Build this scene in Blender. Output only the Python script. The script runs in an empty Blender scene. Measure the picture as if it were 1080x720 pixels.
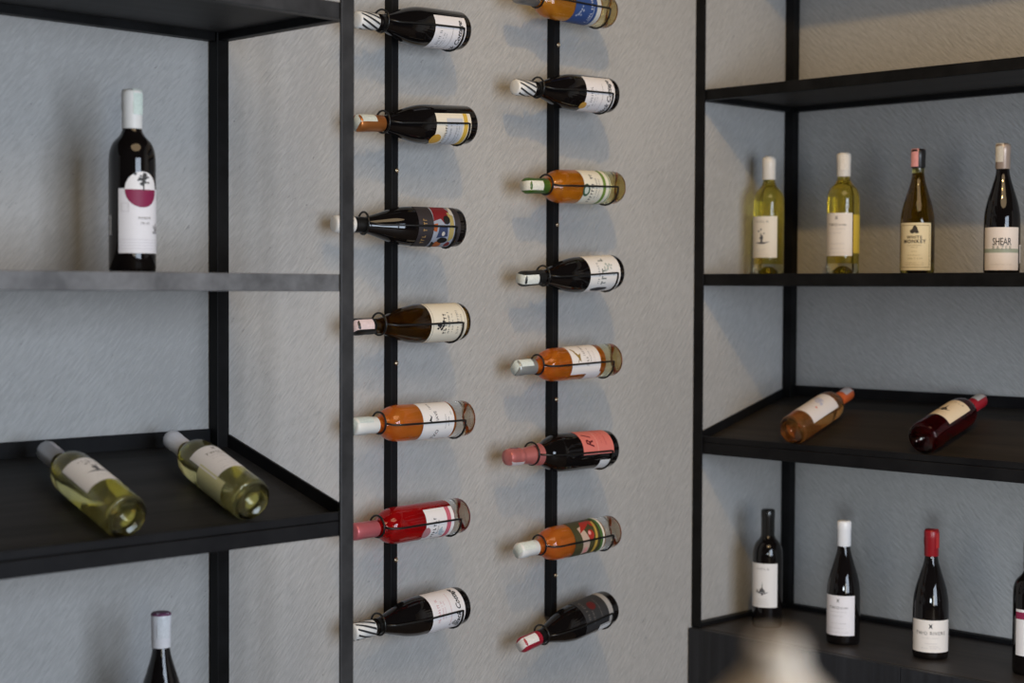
import bpy, bmesh, math, random
from mathutils import Vector, Matrix
PI = math.pi
R_ = math.radians
S = bpy.context.scene
COL = S.collection
random.seed(7)

# ------------------------------------------------------------------ materials
def new_mat(name):
    m = bpy.data.materials.new(name); m.use_nodes = True
    nt = m.node_tree
    return m, nt, nt.nodes, nt.links, nt.nodes['Principled BSDF']

def P(b, **k):
    for n, v in k.items():
        n = n.replace('_', ' ')
        if n in b.inputs:
            b.inputs[n].default_value = v

def c4(c): return (c[0], c[1], c[2], 1)
def srgb(r, g, b):
    f = lambda v: ((v/255+0.055)/1.055)**2.4 if v/255 > 0.04045 else v/255/12.92
    return (f(r), f(g), f(b))

_cache = {}
def plain(name, col, rough=0.5, metal=0.0, spec=0.5, vary=0.08, scale=60, coat=0.0):
    """simple surface with a faint procedural mottle"""
    key = (name, col, rough, metal)
    if key in _cache: return _cache[key]
    m, nt, N, L, b = new_mat(name)
    tc = N.new('ShaderNodeTexCoord'); nz = N.new('ShaderNodeTexNoise')
    nz.inputs['Scale'].default_value = scale; nz.inputs['Detail'].default_value = 3
    L.new(tc.outputs['Object'], nz.inputs['Vector'])
    mx = N.new('ShaderNodeMix'); mx.data_type = 'RGBA'
    mx.inputs[6].default_value = c4([max(0, x*(1-vary)) for x in col])
    mx.inputs[7].default_value = c4([min(1, x*(1+vary)) for x in col])
    L.new(nz.outputs['Fac'], mx.inputs[0]); L.new(mx.outputs[2], b.inputs['Base Color'])
    P(b, Roughness=rough, Metallic=metal, Specular_IOR_Level=spec, Coat_Weight=coat)
    _cache[key] = m
    return m

def plaster(name, angle, plane):
    m, nt, N, L, b = new_mat(name)
    tc = N.new('ShaderNodeTexCoord')
    rot = N.new('ShaderNodeVectorRotate'); rot.rotation_type = 'AXIS_ANGLE'
    rot.inputs['Axis'].default_value = (0, 1, 0) if plane == 'xz' else (1, 0, 0)
    rot.inputs['Angle'].default_value = angle
    L.new(tc.outputs['Object'], rot.inputs['Vector'])
    def scaled(sx, sy, sz):
        mp = N.new('ShaderNodeMapping'); mp.inputs['Scale'].default_value = (sx, sy, sz)
        L.new(rot.outputs['Vector'], mp.inputs['Vector']); return mp
    al, ac = 24, 150
    sc = (al, 7, ac) if plane == 'xz' else (7, al, ac)
    n1 = N.new('ShaderNodeTexNoise'); n1.inputs['Scale'].default_value = 1.0; n1.inputs['Detail'].default_value = 4
    n1.inputs['Roughness'].default_value = .6; n1.inputs['Distortion'].default_value = .35
    L.new(scaled(*sc).outputs['Vector'], n1.inputs['Vector'])
    n1b = N.new('ShaderNodeTexNoise'); n1b.inputs['Scale'].default_value = 1.0; n1b.inputs['Detail'].default_value = 3
    n1b.inputs['Distortion'].default_value = .6
    L.new(scaled(*[s*1.6 for s in sc]).outputs['Vector'], n1b.inputs['Vector'])
    n2 = N.new('ShaderNodeTexNoise'); n2.inputs['Scale'].default_value = 190; n2.inputs['Detail'].default_value = 4
    L.new(tc.outputs['Object'], n2.inputs['Vector'])
    n3 = N.new('ShaderNodeTexNoise'); n3.inputs['Scale'].default_value = 2.2; n3.inputs['Detail'].default_value = 3
    L.new(tc.outputs['Object'], n3.inputs['Vector'])
    # fine dark trowel pits
    sp = [s*1.7 for s in sc]
    n4 = N.new('ShaderNodeTexNoise'); n4.inputs['Scale'].default_value = 1.0; n4.inputs['Detail'].default_value = 2
    n4.inputs['Distortion'].default_value = 1.0
    mp4 = scaled(sp[0]*2.0, sp[1]*2.0, sp[2]*.9); mp4.inputs['Location'].default_value = (3.1, 7.7, 1.3)
    L.new(mp4.outputs['Vector'], n4.inputs['Vector'])
    pr = N.new('ShaderNodeValToRGB'); pr.color_ramp.elements[0].position = .70; pr.color_ramp.elements[1].position = .80
    L.new(n4.outputs['Fac'], pr.inputs['Fac'])
    # colour
    mx = N.new('ShaderNodeMix'); mx.data_type = 'RGBA'
    mx.inputs[6].default_value = c4(WALL_LO); mx.inputs[7].default_value = c4(WALL_HI)
    r3 = N.new('ShaderNodeMapRange'); r3.inputs[1].default_value = .3; r3.inputs[2].default_value = .7
    av = N.new('ShaderNodeMath'); av.operation = 'MULTIPLY_ADD'; av.inputs[1].default_value = 1.3; L.new(n1b.outputs['Fac'], av.inputs[0])
    sb = N.new('ShaderNodeMath'); sb.operation = 'SUBTRACT'; sb.inputs[1].default_value = .65; L.new(n3.outputs['Fac'], sb.inputs[0]); L.new(sb.outputs[0], av.inputs[2])
    L.new(av.outputs[0], r3.inputs[0]); L.new(r3.outputs[0], mx.inputs[0])
    mk = N.new('ShaderNodeMix'); mk.data_type = 'RGBA'; mk.blend_type = 'MULTIPLY'
    mk.inputs[7].default_value = (.55, .55, .56, 1)
    L.new(mx.outputs[2], mk.inputs[6])
    mf = N.new('ShaderNodeMath'); mf.operation = 'MULTIPLY'; mf.inputs[1].default_value = .8
    L.new(pr.outputs['Color'], mf.inputs[0]); L.new(mf.outputs[0], mk.inputs[0])
    L.new(mk.outputs[2], b.inputs['Base Color'])
    # bump
    a1 = N.new('ShaderNodeMath'); a1.operation = 'MULTIPLY_ADD'; a1.inputs[1].default_value = 1.0
    L.new(n1.outputs['Fac'], a1.inputs[0])
    a0 = N.new('ShaderNodeMath'); a0.operation = 'MULTIPLY'; a0.inputs[1].default_value = .35
    L.new(n1b.outputs['Fac'], a0.inputs[0]); L.new(a0.outputs[0], a1.inputs[2])
    a2 = N.new('ShaderNodeMath'); a2.operation = 'MULTIPLY_ADD'; a2.inputs[1].default_value = .12
    L.new(n2.outputs['Fac'], a2.inputs[0]); L.new(a1.outputs[0], a2.inputs[2])
    a3 = N.new('ShaderNodeMath'); a3.operation = 'MULTIPLY_ADD'; a3.inputs[1].default_value = -.7
    L.new(pr.outputs['Color'], a3.inputs[0]); L.new(a2.outputs[0], a3.inputs[2])
    bp = N.new('ShaderNodeBump'); bp.inputs['Strength'].default_value = BUMP; bp.inputs['Distance'].default_value = .006
    L.new(a3.outputs[0], bp.inputs['Height']); L.new(bp.outputs['Normal'], b.inputs['Normal'])
    P(b, Roughness=.72, Specular_IOR_Level=.25)
    return m

WALL_LO, WALL_HI, BUMP = (.385, .380, .371), (.46, .455, .445), .48

def iron(name, col=(.008, .008, .009), hi=(.022, .022, .024), rough=.46, spec=.22):
    m, nt, N, L, b = new_mat(name)
    tc = N.new('ShaderNodeTexCoord')
    nz = N.new('ShaderNodeTexNoise'); nz.inputs['Scale'].default_value = 9; nz.inputs['Detail'].default_value = 6
    nz.inputs['Roughness'].default_value = .7
    L.new(tc.outputs['Object'], nz.inputs['Vector'])
    rp = N.new('ShaderNodeValToRGB')
    rp.color_ramp.elements[0].position = .38; rp.color_ramp.elements[0].color = c4(col)
    rp.color_ramp.elements[1].position = .72; rp.color_ramp.elements[1].color = c4(hi)
    L.new(nz.outputs['Fac'], rp.inputs['Fac']); L.new(rp.outputs['Color'], b.inputs['Base Color'])
    mr = N.new('ShaderNodeMapRange'); mr.inputs[3].default_value = rough-.1; mr.inputs[4].default_value = rough+.15
    L.new(nz.outputs['Fac'], mr.inputs[0]); L.new(mr.outputs[0], b.inputs['Roughness'])
    P(b, Metallic=.0, Specular_IOR_Level=spec)
    return m

def wood(name, lo, hi, axis='x', rough=.55, scale=1.0):
    m, nt, N, L, b = new_mat(name)
    tc = N.new('ShaderNodeTexCoord'); mp = N.new('ShaderNodeMapping')
    s = {'x': (2.5, 60, 60), 'y': (60, 2.5, 60), 'z': (60, 60, 2.5)}[axis]
    mp.inputs['Scale'].default_value = [v*scale for v in s]
    L.new(tc.outputs['Object'], mp.inputs['Vector'])
    nz = N.new('ShaderNodeTexNoise'); nz.inputs['Scale'].default_value = 1; nz.inputs['Detail'].default_value = 5
    nz.inputs['Distortion'].default_value = .4
    L.new(mp.outputs['Vector'], nz.inputs['Vector'])
    rp = N.new('ShaderNodeValToRGB')
    rp.color_ramp.elements[0].position = .3; rp.color_ramp.elements[0].color = c4(lo)
    rp.color_ramp.elements[1].position = .75; rp.color_ramp.elements[1].color = c4(hi)
    L.new(nz.outputs['Fac'], rp.inputs['Fac']); L.new(rp.outputs['Color'], b.inputs['Base Color'])
    bp = N.new('ShaderNodeBump'); bp.inputs['Strength'].default_value = .15; bp.inputs['Distance'].default_value = .002
    L.new(nz.outputs['Fac'], bp.inputs['Height']); L.new(bp.outputs['Normal'], b.inputs['Normal'])
    P(b, Roughness=rough, Specular_IOR_Level=.4)
    return m

def glass(name, col, rough=.02, ior=1.45, trans=1.0, base=None):
    key = (name, col, trans)
    if key in _cache: return _cache[key]
    m, nt, N, L, b = new_mat(name)
    tc = N.new('ShaderNodeTexCoord'); nz = N.new('ShaderNodeTexNoise'); nz.inputs['Scale'].default_value = 30
    L.new(tc.outputs['Object'], nz.inputs['Vector'])
    mr = N.new('ShaderNodeMapRange'); mr.inputs[3].default_value = rough; mr.inputs[4].default_value = rough+.015
    L.new(nz.outputs['Fac'], mr.inputs[0]); L.new(mr.outputs[0], b.inputs['Roughness'])
    P(b, Base_Color=c4(col), IOR=ior, Transmission_Weight=trans)
    _cache[key] = m
    return m

# ------------------------------------------------------------------ mesh helpers
def link_mesh(name, bm, material, parent=None, smooth=False, bevel=0.0, recalc=True):
    if recalc: bmesh.ops.recalc_face_normals(bm, faces=bm.faces[:])
    me = bpy.data.meshes.new(name); bm.to_mesh(me); bm.free()
    me.materials.append(material)
    if smooth:
        for p in me.polygons: p.use_smooth = True
    o = bpy.data.objects.new(name, me); COL.objects.link(o)
    if parent: o.parent = parent
    if bevel > 0:
        md = o.modifiers.new('bevel', 'BEVEL'); md.width = bevel; md.segments = 2; md.limit_method = 'ANGLE'
    return o

def add_box(bm, x0, x1, y0, y1, z0, z1):
    vs = [bm.verts.new((x, y, z)) for z in (z0, z1) for y in (y0, y1) for x in (x0, x1)]
    for f in ((0, 1, 3, 2), (4, 6, 7, 5), (0, 4, 5, 1), (2, 3, 7, 6), (0, 2, 6, 4), (1, 5, 7, 3)):
        bm.faces.new([vs[i] for i in f])

def add_prism(bm, pts, axis, a0, a1):
    """extrude a 2-D outline along an axis; pts are (coord, z) with coord the other horizontal axis"""
    def v(a, p): return (a, p[0], p[1]) if axis == 'x' else (p[0], a, p[1])
    A = [bm.verts.new(v(a0, p)) for p in pts]; B = [bm.verts.new(v(a1, p)) for p in pts]
    n = len(pts)
    bm.faces.new(A); bm.faces.new(B[::-1])
    for i in range(n): bm.faces.new((A[i], A[(i+1) % n], B[(i+1) % n], B[i]))

def add_lathe(bm, prof, seg=48, cap0=True, cap1=True):
    rings = []
    for r, z in prof:
        if r < 1e-6: rings.append([bm.verts.new((0, 0, z))])
        else: rings.append([bm.verts.new((r*math.cos(2*PI*k/seg), r*math.sin(2*PI*k/seg), z)) for k in range(seg)])
    for a, b in zip(rings, rings[1:]):
        for k in range(seg):
            k2 = (k+1) % seg
            if len(a) == 1 and len(b) == 1: continue
            if len(a) == 1: bm.faces.new((a[0], b[k2], b[k]))
            elif len(b) == 1: bm.faces.new((a[k], a[k2], b[0]))
            else: bm.faces.new((a[k], a[k2], b[k2], b[k]))
    if cap0 and len(rings[0]) > 1: bm.faces.new(rings[0][::-1])
    if cap1 and len(rings[-1]) > 1: bm.faces.new(rings[-1])

def add_tube(bm, pts, r, seg=8, closed=False):
    pts = [Vector(p) for p in pts]; n = len(pts); rings = []
    prev = None
    for i, p in enumerate(pts):
        if closed: t = pts[(i+1) % n]-pts[i-1]
        else: t = pts[min(i+1, n-1)]-pts[max(i-1, 0)]
        t.normalize()
        ref = prev if prev else (Vector((0, 0, 1)) if abs(t.z) < .9 else Vector((1, 0, 0)))
        u = (ref-t*ref.dot(t)).normalized(); w = t.cross(u); prev = u
        rings.append([bm.verts.new(p+u*r*math.cos(2*PI*k/seg)+w*r*math.sin(2*PI*k/seg)) for k in range(seg)])
    for i in range(n if closed else n-1):
        a, b = rings[i], rings[(i+1) % n]
        for k in range(seg): bm.faces.new((a[k], a[(k+1) % seg], b[(k+1) % seg], b[k]))
    if not closed: bm.faces.new(rings[0][::-1]); bm.faces.new(rings[-1])

def thing(name, label, cat, loc=(0, 0, 0), group=None):
    o = bpy.data.objects.new(name, None); COL.objects.link(o); o.location = loc
    o.empty_display_size = .05
    o['label'] = label; o['category'] = cat
    if group: o['group'] = group
    return o

# ------------------------------------------------------------------ shared materials
M_wallA = plaster('trowelled_plaster_side', R_(48), 'xz')
M_wallB = plaster('trowelled_plaster_end', R_(-42), 'yz')
M_iron = iron('black_iron', (.004, .004, .004), (.012, .012, .013), .48, .14)
M_iron_lip = iron('black_iron_lip', (.005, .005, .006), (.011, .011, .012), .5, .16)
M_worn = iron('worn_grey_steel', (.075, .076, .080), (.20, .205, .215), .40, .5)
M_iron_lit = iron('lit_black_iron', (.018, .018, .019), (.044, .044, .046), .45, .3)  # same black iron, window light on the left fronts put into a paler colour
M_board = wood('black_stained_board', (.006, .006, .006), (.020, .019, .019), 'x', .6)
M_boardR = wood('dark_brown_board', (.010, .008, .006), (.030, .023, .017), 'y', .6)
M_top = wood('dark_cabinet_top', (.012, .010, .010), (.038, .032, .030), 'y', .5)
M_door = wood('blue_black_door', (.010, .011, .014), (.022, .024, .030), 'z', .55)
M_screw = plain('brass_screw', (.55, .45, .32), .25, 1.0)
M_floor = wood('floor_board', (.10, .075, .055), (.20, .15, .11), 'x', .5, .5)
M_wire = plain('black_wire', (.006, .006, .006), .35, 0, .5)

# ------------------------------------------------------------------ the setting
def struct(name, bm, m):
    o = link_mesh(name, bm, m); o['kind'] = 'structure'; return o
bm = bmesh.new(); add_box(bm, -6.5, .15, 0, .15, 0, 3.6); struct('wall_left', bm, M_wallA)
bm = bmesh.new(); add_box(bm, 0, .15, -5.5, 0, 0, 3.6); struct('wall_right', bm, M_wallB)
bm = bmesh.new(); add_box(bm, -6.5, .15, -6.5, .15, -.1, 0); struct('floor', bm, M_floor)

# ------------------------------------------------------------------ shelf units
def shelf_unit(kind):
    """kind 'L' stands on the side wall (runs along x), 'R' on the end wall (runs along y).
    Built in local run/depth coordinates: s along the run (0 = end at the corner side), d = depth out of the wall"""
    L = kind == 'L'
    if L: s_end, D, s0 = 1.55, .4075, -1.8787
    else: s_end, D, s0 = 1.75, .4173, 0.0
    zt, zt2, zm, zm2 = (1.976, 2.0055, 1.4975, 1.5280) if L else (1.987, 2.0145, 1.5140, 1.5445)
    tr, tfl, tf, tf2 = (1.229, 1.200, 1.064, 1.1065) if L else (1.243, 1.214, 1.0825, 1.128)
    zb, ztop = (.634, 2.62)
    def bx(bm, sa, sb, da, db, za, zb_):
        if L: add_box(bm, s0-sb, s0-sa, -db, -da, za, zb_)
        else: add_box(bm, -db, -da, -sb, -sa, za, zb_)
    def pr(bm, pts, sa, sb):     # outline (depth, z) extruded along the run
        q = [(-d, z) for d, z in pts]
        if L: add_prism(bm, q, 'x', s0-sb, s0-sa)
        else: add_prism(bm, q, 'y', -sb, -sa)
    t = thing('display_shelf',
              'black iron open shelf unit against the plaster wall, left of the wall racks' if L else
              'black iron open shelf unit in the wall corner, standing on the dark low cabinet',
              'shelf', (s0-s_end/2, -D/2, zb) if L else (-D/2, -s_end/2, zb), 'iron shelf units')
    off = Matrix.Translation(-Vector(t.location))
    def part(name, bm, m, par=None, bevel=.0015):
        bm.transform(off)
        return link_mesh(name, bm, m, par or t, bevel=bevel)
    pw = .0275
    # uprights: square tube at the wall, flat bar at the front
    for sa in (0.0025, s_end-pw-.0025):
        bm = bmesh.new(); bx(bm, sa, sa+pw, .004, .004+pw, zb, ztop); part('upright', bm, M_iron)
    for sa in (0.0, s_end-.030):
        bm = bmesh.new(); bx(bm, sa+.0005, sa+.0305, D-.006, D, zb, ztop); part('upright', bm, M_iron_lit if L else M_iron, bevel=.002)
    rw = .022
    # level shelves
    for (a, b) in ((zt, zt2), (zm, zm2), (2.44, 2.47)):
        bm = bmesh.new(); bx(bm, .008, s_end-.008, .008, D-.012, b-.014, b-.002)
        sh = part('shelf_board', bm, M_board if L else M_boardR)
        bm = bmesh.new(); bx(bm, .0015, s_end-.0015, D-.0065-rw, D-.0065, a, b)
        o = part('rail', bm, (M_worn if a == zm else M_iron_lit) if L else M_iron, sh)
        if L and a == zm: o['label'] = 'front rail rubbed to bare grey steel'
        bm = bmesh.new(); bx(bm, .031, s_end-.031, .006, .006+rw, a, b); part('rail', bm, M_iron, sh)
        for sa in (.004, s_end-.004-rw):
            bm = bmesh.new(); bx(bm, sa, sa+rw, .032, D-.029, a, b); part('rail', bm, M_iron, sh)
    # tilted tray: front lip, rear lip, side lips and a board sunk between them
    d1 = D-.007
    z_at = lambda d, r, f: r+(f-r)*d/D
    bm = bmesh.new()
    lr, lf = tr-.024, tf2-.0235                     # board surface line
    pr(bm, [(.010, z_at(.01, lr, lf)), (d1-.004, z_at(d1-.004, lr, lf)), (d1-.004, z_at(d1-.004, lr, lf)-.012), (.010, z_at(.01, lr, lf)-.012)], .006, s_end-.006)
    tray = part('tilted_tray', bm, M_board if L else M_boardR)
    tf3 = tf2-.016
    bm = bmesh.new(); bx(bm, .0015, s_end-.0015, d1-.010, d1, tf3+.0012, tf2); part('tray_lip', bm, M_iron_lip, tray)
    bm = bmesh.new(); bx(bm, .008, s_end-.008, d1-.020, d1+.0005, tf, tf3); part('rail', bm, M_iron_lip, tray)
    bm = bmesh.new(); bx(bm, .031, s_end-.031, .003, .010, tr-.040, tr+.001); part('tray_lip', bm, M_iron_lip, tray)
    for sa in (.0015, s_end-.0065):
        bm = bmesh.new()
        pr(bm, [(.0325, z_at(.0325, tr, tf2)), (d1-.0105, z_at(d1-.0105, tr, tf2)), (d1-.0105, z_at(d1-.0105, tr, tf2)-.040), (.0325, z_at(.0325, tr, tf2)-.040)], sa, sa+.005)
        part('tray_lip', bm, M_iron_lip, tray, bevel=0)
    # bottom frame on the cabinet
    bm = bmesh.new()
    bx(bm, .031, s_end-.031, .004, .026, zb, zb+.011)
    part('bottom_rail', bm, M_iron_lip)
    for sa in (.003, s_end-.025):
        bm = bmesh.new(); bx(bm, sa, sa+.022, .0325, D-.0065, zb, zb+.011); part('bottom_rail', bm, M_iron_lip)
    return t

def cabinet(kind):
    L = kind == 'L'
    s0 = -1.8787 if L else 0.0
    s_end = 1.55 if L else 1.75
    zt = .6335; D = .431
    def bx(bm, sa, sb, da, db, za, zb_):
        if L: add_box(bm, s0-sb, s0-sa, -db, -da, za, zb_)
        else: add_box(bm, -db, -da, -sb, -sa, za, zb_)
    t = thing('low_cabinet',
              'dark low cabinet under the left iron shelf unit, almost wholly below the picture' if L else
              'dark low cabinet with flat doors in the corner, carrying the right iron shelf unit',
              'cabinet', (s0-s_end/2, -D/2, 0) if L else (-D/2, -s_end/2, 0), 'low cabinets')
    off = Matrix.Translation(-Vector(t.location))
    def part(name, bm, m, bevel=.001):
        bm.transform(off); return link_mesh(name, bm, m, t, bevel=bevel)
    bm = bmesh.new(); bx(bm, .002, s_end, .002, D-.022, .06, zt-.022); part('cabinet_body', bm, M_door)
    bm = bmesh.new(); bx(bm, .001, s_end, .001, D-.0195, zt-.0215, zt); part('cabinet_top', bm, M_top)
    bm = bmesh.new(); bx(bm, .03, s_end-.03, .03, D-.06, 0, .059); part('plinth', bm, M_door)
    edges = [.0015, .6295, 1.2, s_end] if not L else [.0015, .52, 1.04, s_end]
    for a, b in zip(edges, edges[1:]):
        bm = bmesh.new(); bx(bm, a+.001, b-.001, D-.019, D, .062, zt-.001); part('cabinet_door', bm, M_door)
    return t
shelf_unit('L'); shelf_unit('R'); cabinet('L'); cabinet('R')

# ------------------------------------------------------------------ bottles
def smooth_prof(ctrl, n=7):
    out = []
    for i in range(len(ctrl)-1):
        p0 = ctrl[max(i-1, 0)]; p1 = ctrl[i]; p2 = ctrl[i+1]; p3 = ctrl[min(i+2, len(ctrl)-1)]
        for k in range(n):
            t = k/n
            q = []
            for a, b, c, d in zip(p0, p1, p2, p3):
                q.append(.5*((2*b)+(c-a)*t+(2*a-5*b+4*c-d)*t*t+(3*b-a-3*c+d)*t**3))
            out.append((max(q[0], 0), q[1]))
    out.append(ctrl[-1]); return out

def profile(kind, H, r):
    """outer outline from punt to rim; returns outline, body height, neck radius, capsule length"""
    if kind == 'bordeaux':
        hb, hn, rn = .585*H, .765*H, .0150
        sh = smooth_prof([(r, hb), (r*.972, hb+.020*H/.3), (r*.83, hb+.037*H/.3), (rn*1.38, hn-.003), (rn*1.04, hn+.010), (rn, hn+.020)], 6)
    elif kind == 'burgundy':
        hb, hn, rn = .385*H, .80*H, .0146
        sh = smooth_prof([(r, hb), (r*.968, .46*H), (r*.845, .55*H), (r*.625, .65*H), (rn*1.20, .745*H), (rn, .81*H)], 6)
    else:                                   # sparkling
        hb, hn, rn = .47*H, .70*H, .0165
        sh = smooth_prof([(r, hb), (r*.965, hb+.022), (r*.80, hb+.044), (rn*1.50, hn-.004), (rn*1.14, hn+.03), (rn, hn+.06)], 6)
    base = [(0, .022), (.008, .020), (r*.55, .006), (r*.78, .0008), (r*.90, 0), (r*.97, .003), (r, .009)]
    out = base+sh+[(rn, H-.022), (rn+.0018, H-.019), (rn+.0018, H-.006), (rn, H-.001), (rn-.003, H), (0, H)]
    return out, hb, rn

def liquid_profile(out, H, fill, inset=.0032, z0=.028):
    pts = [(0, z0)]
    body = [(r-inset, z) for r, z in out if z > z0 and z < fill and r > inset+.002]
    pts.append((body[0][0]*.97, z0)); pts += body
    pts.append((0, body[-1][1]))
    return pts

# --- flat graphics wrapped round the bottle
STEP = .004
def wrap(bm, r):
    xs = [v.co.x for v in bm.verts]
    if not xs: return
    lo, hi = min(xs), max(xs)
    k = math.floor(lo/STEP)+1
    while k*STEP < hi:
        g = bm.verts[:]+bm.edges[:]+bm.faces[:]
        bmesh.ops.bisect_plane(bm, geom=g, plane_co=(k*STEP, 0, 0), plane_no=(1, 0, 0))
        k += 1
    for v in bm.verts:
        u, z = v.co.x, v.co.y
        v.co = (r*math.sin(u/r), -r*math.cos(u/r), z)

def poly(bm, pts):
    vs = [bm.verts.new((x, y, 0)) for x, y in pts]
    f = bm.faces.new(vs)
    if f.normal.z < 0: f.normal_flip()
    f.normal_update()
    if f.normal.z < 0: bmesh.ops.reverse_faces(bm, faces=[f])
def rect(u, v, w, h): return [(u-w/2, v-h/2), (u+w/2, v-h/2), (u+w/2, v+h/2), (u-w/2, v+h/2)]
def ell(u, v, a, b, n=20, t0=0, t1=360):
    full = abs(t1-t0) >= 360
    m = n if full else n+1
    return [(u+a*math.cos(R_(t0+(t1-t0)*k/n)), v+b*math.sin(R_(t0+(t1-t0)*k/n))) for k in range(m)]

def text_mesh(bm, txt, u, v, size, shear=0.0, space=1.0, angle=0, bold=0.0, sx=1.0):
    cu = bpy.data.curves.new('txt', 'FONT'); cu.body = txt; cu.size = size; cu.align_x = 'CENTER'; cu.align_y = 'CENTER'
    cu.shear = shear; cu.space_character = space; cu.resolution_u = 2; cu.offset = bold
    o = bpy.data.objects.new('txt', cu); COL.objects.link(o)
    dg = bpy.context.evaluated_depsgraph_get(); dg.update()
    me = bpy.data.meshes.new_from_object(o.evaluated_get(dg))
    me.transform(Matrix.Translation((u, v, 0)) @ Matrix.Rotation(R_(angle), 4, 'Z') @ Matrix.Diagonal((sx, 1, 1, 1)))
    bm.from_mesh(me)
    bpy.data.objects.remove(o); bpy.data.curves.remove(cu); bpy.data.meshes.remove(me)

def print_row(bm, u, v, w, h, seed):
    """illegible small print: a broken row of tiny strokes"""
    rnd = random.Random(seed); x = u-w/2
    while x < u+w/2:
        g = h*rnd.uniform(.45, .8)
        if rnd.random() > .14:
            k = rnd.random()
            if k < .5: poly(bm, rect(x+g*.2, v, g*.28, h)); poly(bm, rect(x+g*.5, v+h*rnd.choice((-.36, 0, .36)), g*.5, h*.25))
            else: poly(bm, rect(x+g*.5, v+h*.3, g*.8, h*.24)); poly(bm, rect(x+g*.45, v-h*.1, g*.26, h*.85))
        x += g*1.25

def paper(col): return plain('label_paper', col, .55, 0, .35, .03, 200)
def ink(col): return plain('label_ink', col, .5, 0, .3, .02, 200)
INK = (.03, .03, .032)
WHITE = (.80, .80, .80)

def put_label(par, r, u0, u1, v0, v1, col, name='front_label', rot=0, label=None, layers=(), round_top=False):
    """paper label from arc u0..u1 (metres of circumference), with printed layers"""
    bm = bmesh.new(); poly(bm, [(u0, v0), (u1, v0), (u1, v1), (u0, v1)]); wrap(bm, r+.0004)
    o = link_mesh(name, bm, paper(col), par, smooth=True, recalc=False)
    if label: o['label'] = label
    for i, (nm, c, fn) in enumerate(layers):
        bm = bmesh.new(); fn(bm); wrap(bm, r+.0007+.00025*i)
        link_mesh(nm, bm, ink(c), o, smooth=True, recalc=False)
    if rot: o.rotation_euler = (0, 0, R_(rot))
    return o

DARKGLASS = plain('near_black_bottle_glass', (.005, .004, .004), .04, 0, .5, .3, 20)
def bottle(label, kind='bordeaux', H=.30, r=.0378, glass_col=None, wine=None, wine_trans=.6, fill=.84, z0=.028, cap=None, cap_len=.062,
           cap_rough=.35, cap_metal=0, strip=None, strip_ang=0, group=None, cork_foil=False, stripes=None, cap_extra=None, short_cap=0):
    t = thing('wine_bottle', label, 'bottle', group=group)
    out, hb, rn = profile(kind, H, r)
    bm = bmesh.new(); add_lathe(bm, out, 56)
    link_mesh('glass_body', bm, DARKGLASS if glass_col is None else glass('bottle_glass', glass_col), t, smooth=True)
    if wine:
        bm = bmesh.new(); add_lathe(bm, liquid_profile(out, H, fill*H, z0=z0), 48)
        link_mesh('wine', bm, glass('wine_liquid', wine, .0, 1.03 if glass_col else 1.3, wine_trans), t, smooth=True)
    if cap:
        rc = rn+.0024 if not cork_foil else rn+.003
        bm = bmesh.new(); hn_ = .70*H
        if cork_foil:
            pr_ = smooth_prof([(rn*1.46+.0015, hn_+.001), (rn*1.14+.0016, hn_+.03), (rn+.0018, H-.050), (rn+.0008, H-.042), (rn+.0026, H-.034), (rn+.0014, H-.026), (rn+.0024, H-.016), (rn+.0030, H-.006), (rn+.001, H+.002)], 4)+[(0, H+.0025)]
            add_lathe(bm, pr_, 40, cap0=False)
        else:
            add_lathe(bm, [(rc-.0006, H-cap_len-.0), (rc, H-cap_len+.001), (rc, H-.022), (rc+.0006, H-.0205), (rc+.0006, H-.004), (rc-.001, H-.0005), (rc-.004, H+.0008), (0, H+.001)], 40, cap0=False)
        cp = link_mesh('capsule', bm, plain('capsule_foil', cap, cap_rough, cap_metal, .5, .06, 90), t, smooth=True)
        rs = rc+.0008
        if strip:       # paper duty stamp over the top
            w = .0105
            bm = bmesh.new()
            path = [(-rs-.0003, H-.042)]+[(-rs-.0003, H-.006)]+[(-rs*.8, H+.0016), (rs*.8, H+.0016)]+[(rs+.0003, H-.006), (rs+.0003, H-.036)]
            prev = None
            for (a, z) in path:
                row = []
                for q in (-1, -.33, .33, 1):
                    x = q*w
                    if abs(a) > rs*.9: yy = math.copysign(math.sqrt(max((rs+.0003)**2-x*x, 0)), a)
                    else: yy = math.copysign(min(abs(a), math.sqrt(max(rs*rs-x*x, 0))*.9), a)
                    row.append(bm.verts.new((x, yy, z)))
                if prev:
                    for k in range(3): bm.faces.new((prev[k], prev[k+1], row[k+1], row[k]))
                prev = row
            so = link_mesh('duty_stamp', bm, plain('stamp_paper', strip, .5, 0, .3, .25, 260), cp, smooth=True)
            so.rotation_euler = (0, 0, R_(strip_ang))
        if stripes:     # printed diagonal bars round the capsule
            bm = bmesh.new(); per = 2*PI*rs
            for k in range(9):
                x0 = -per/2+per*k/9
                poly(bm, [(x0, H-.050), (x0+.0046, H-.050), (x0+.0246, H-.003), (x0+.020, H-.003)])
            wrap(bm, rs+.0002); link_mesh('printed_stripe', bm, ink(stripes), cp, smooth=True, recalc=False)
        if cap_extra: cap_extra(cp, rs, H)
    t['_r'] = r
    return t

def stand(t, x, y, z, face):      # face: compass angle (deg) the label looks towards
    t.location = (x, y, z); t.rotation_euler = (0, 0, R_(face+90))

def lay(t, base, tip, roll, up=None):
    """put the bottle's axis from base to tip; 'roll' turns the label away from the outward direction (downwards for wall bottles)"""
    b = Vector(base); d = (Vector(tip)-b).normalized()
    n = Vector(up) if up else Vector((0, -1, 0))
    n = (n-d*n.dot(d)).normalized()
    Y = -n; X = Y.cross(d)
    M = Matrix((X, Y, d)).transposed().to_4x4()
    t.matrix_world = Matrix.Translation(b) @ M @ Matrix.Rotation(R_(-roll), 4, 'Z')

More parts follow.
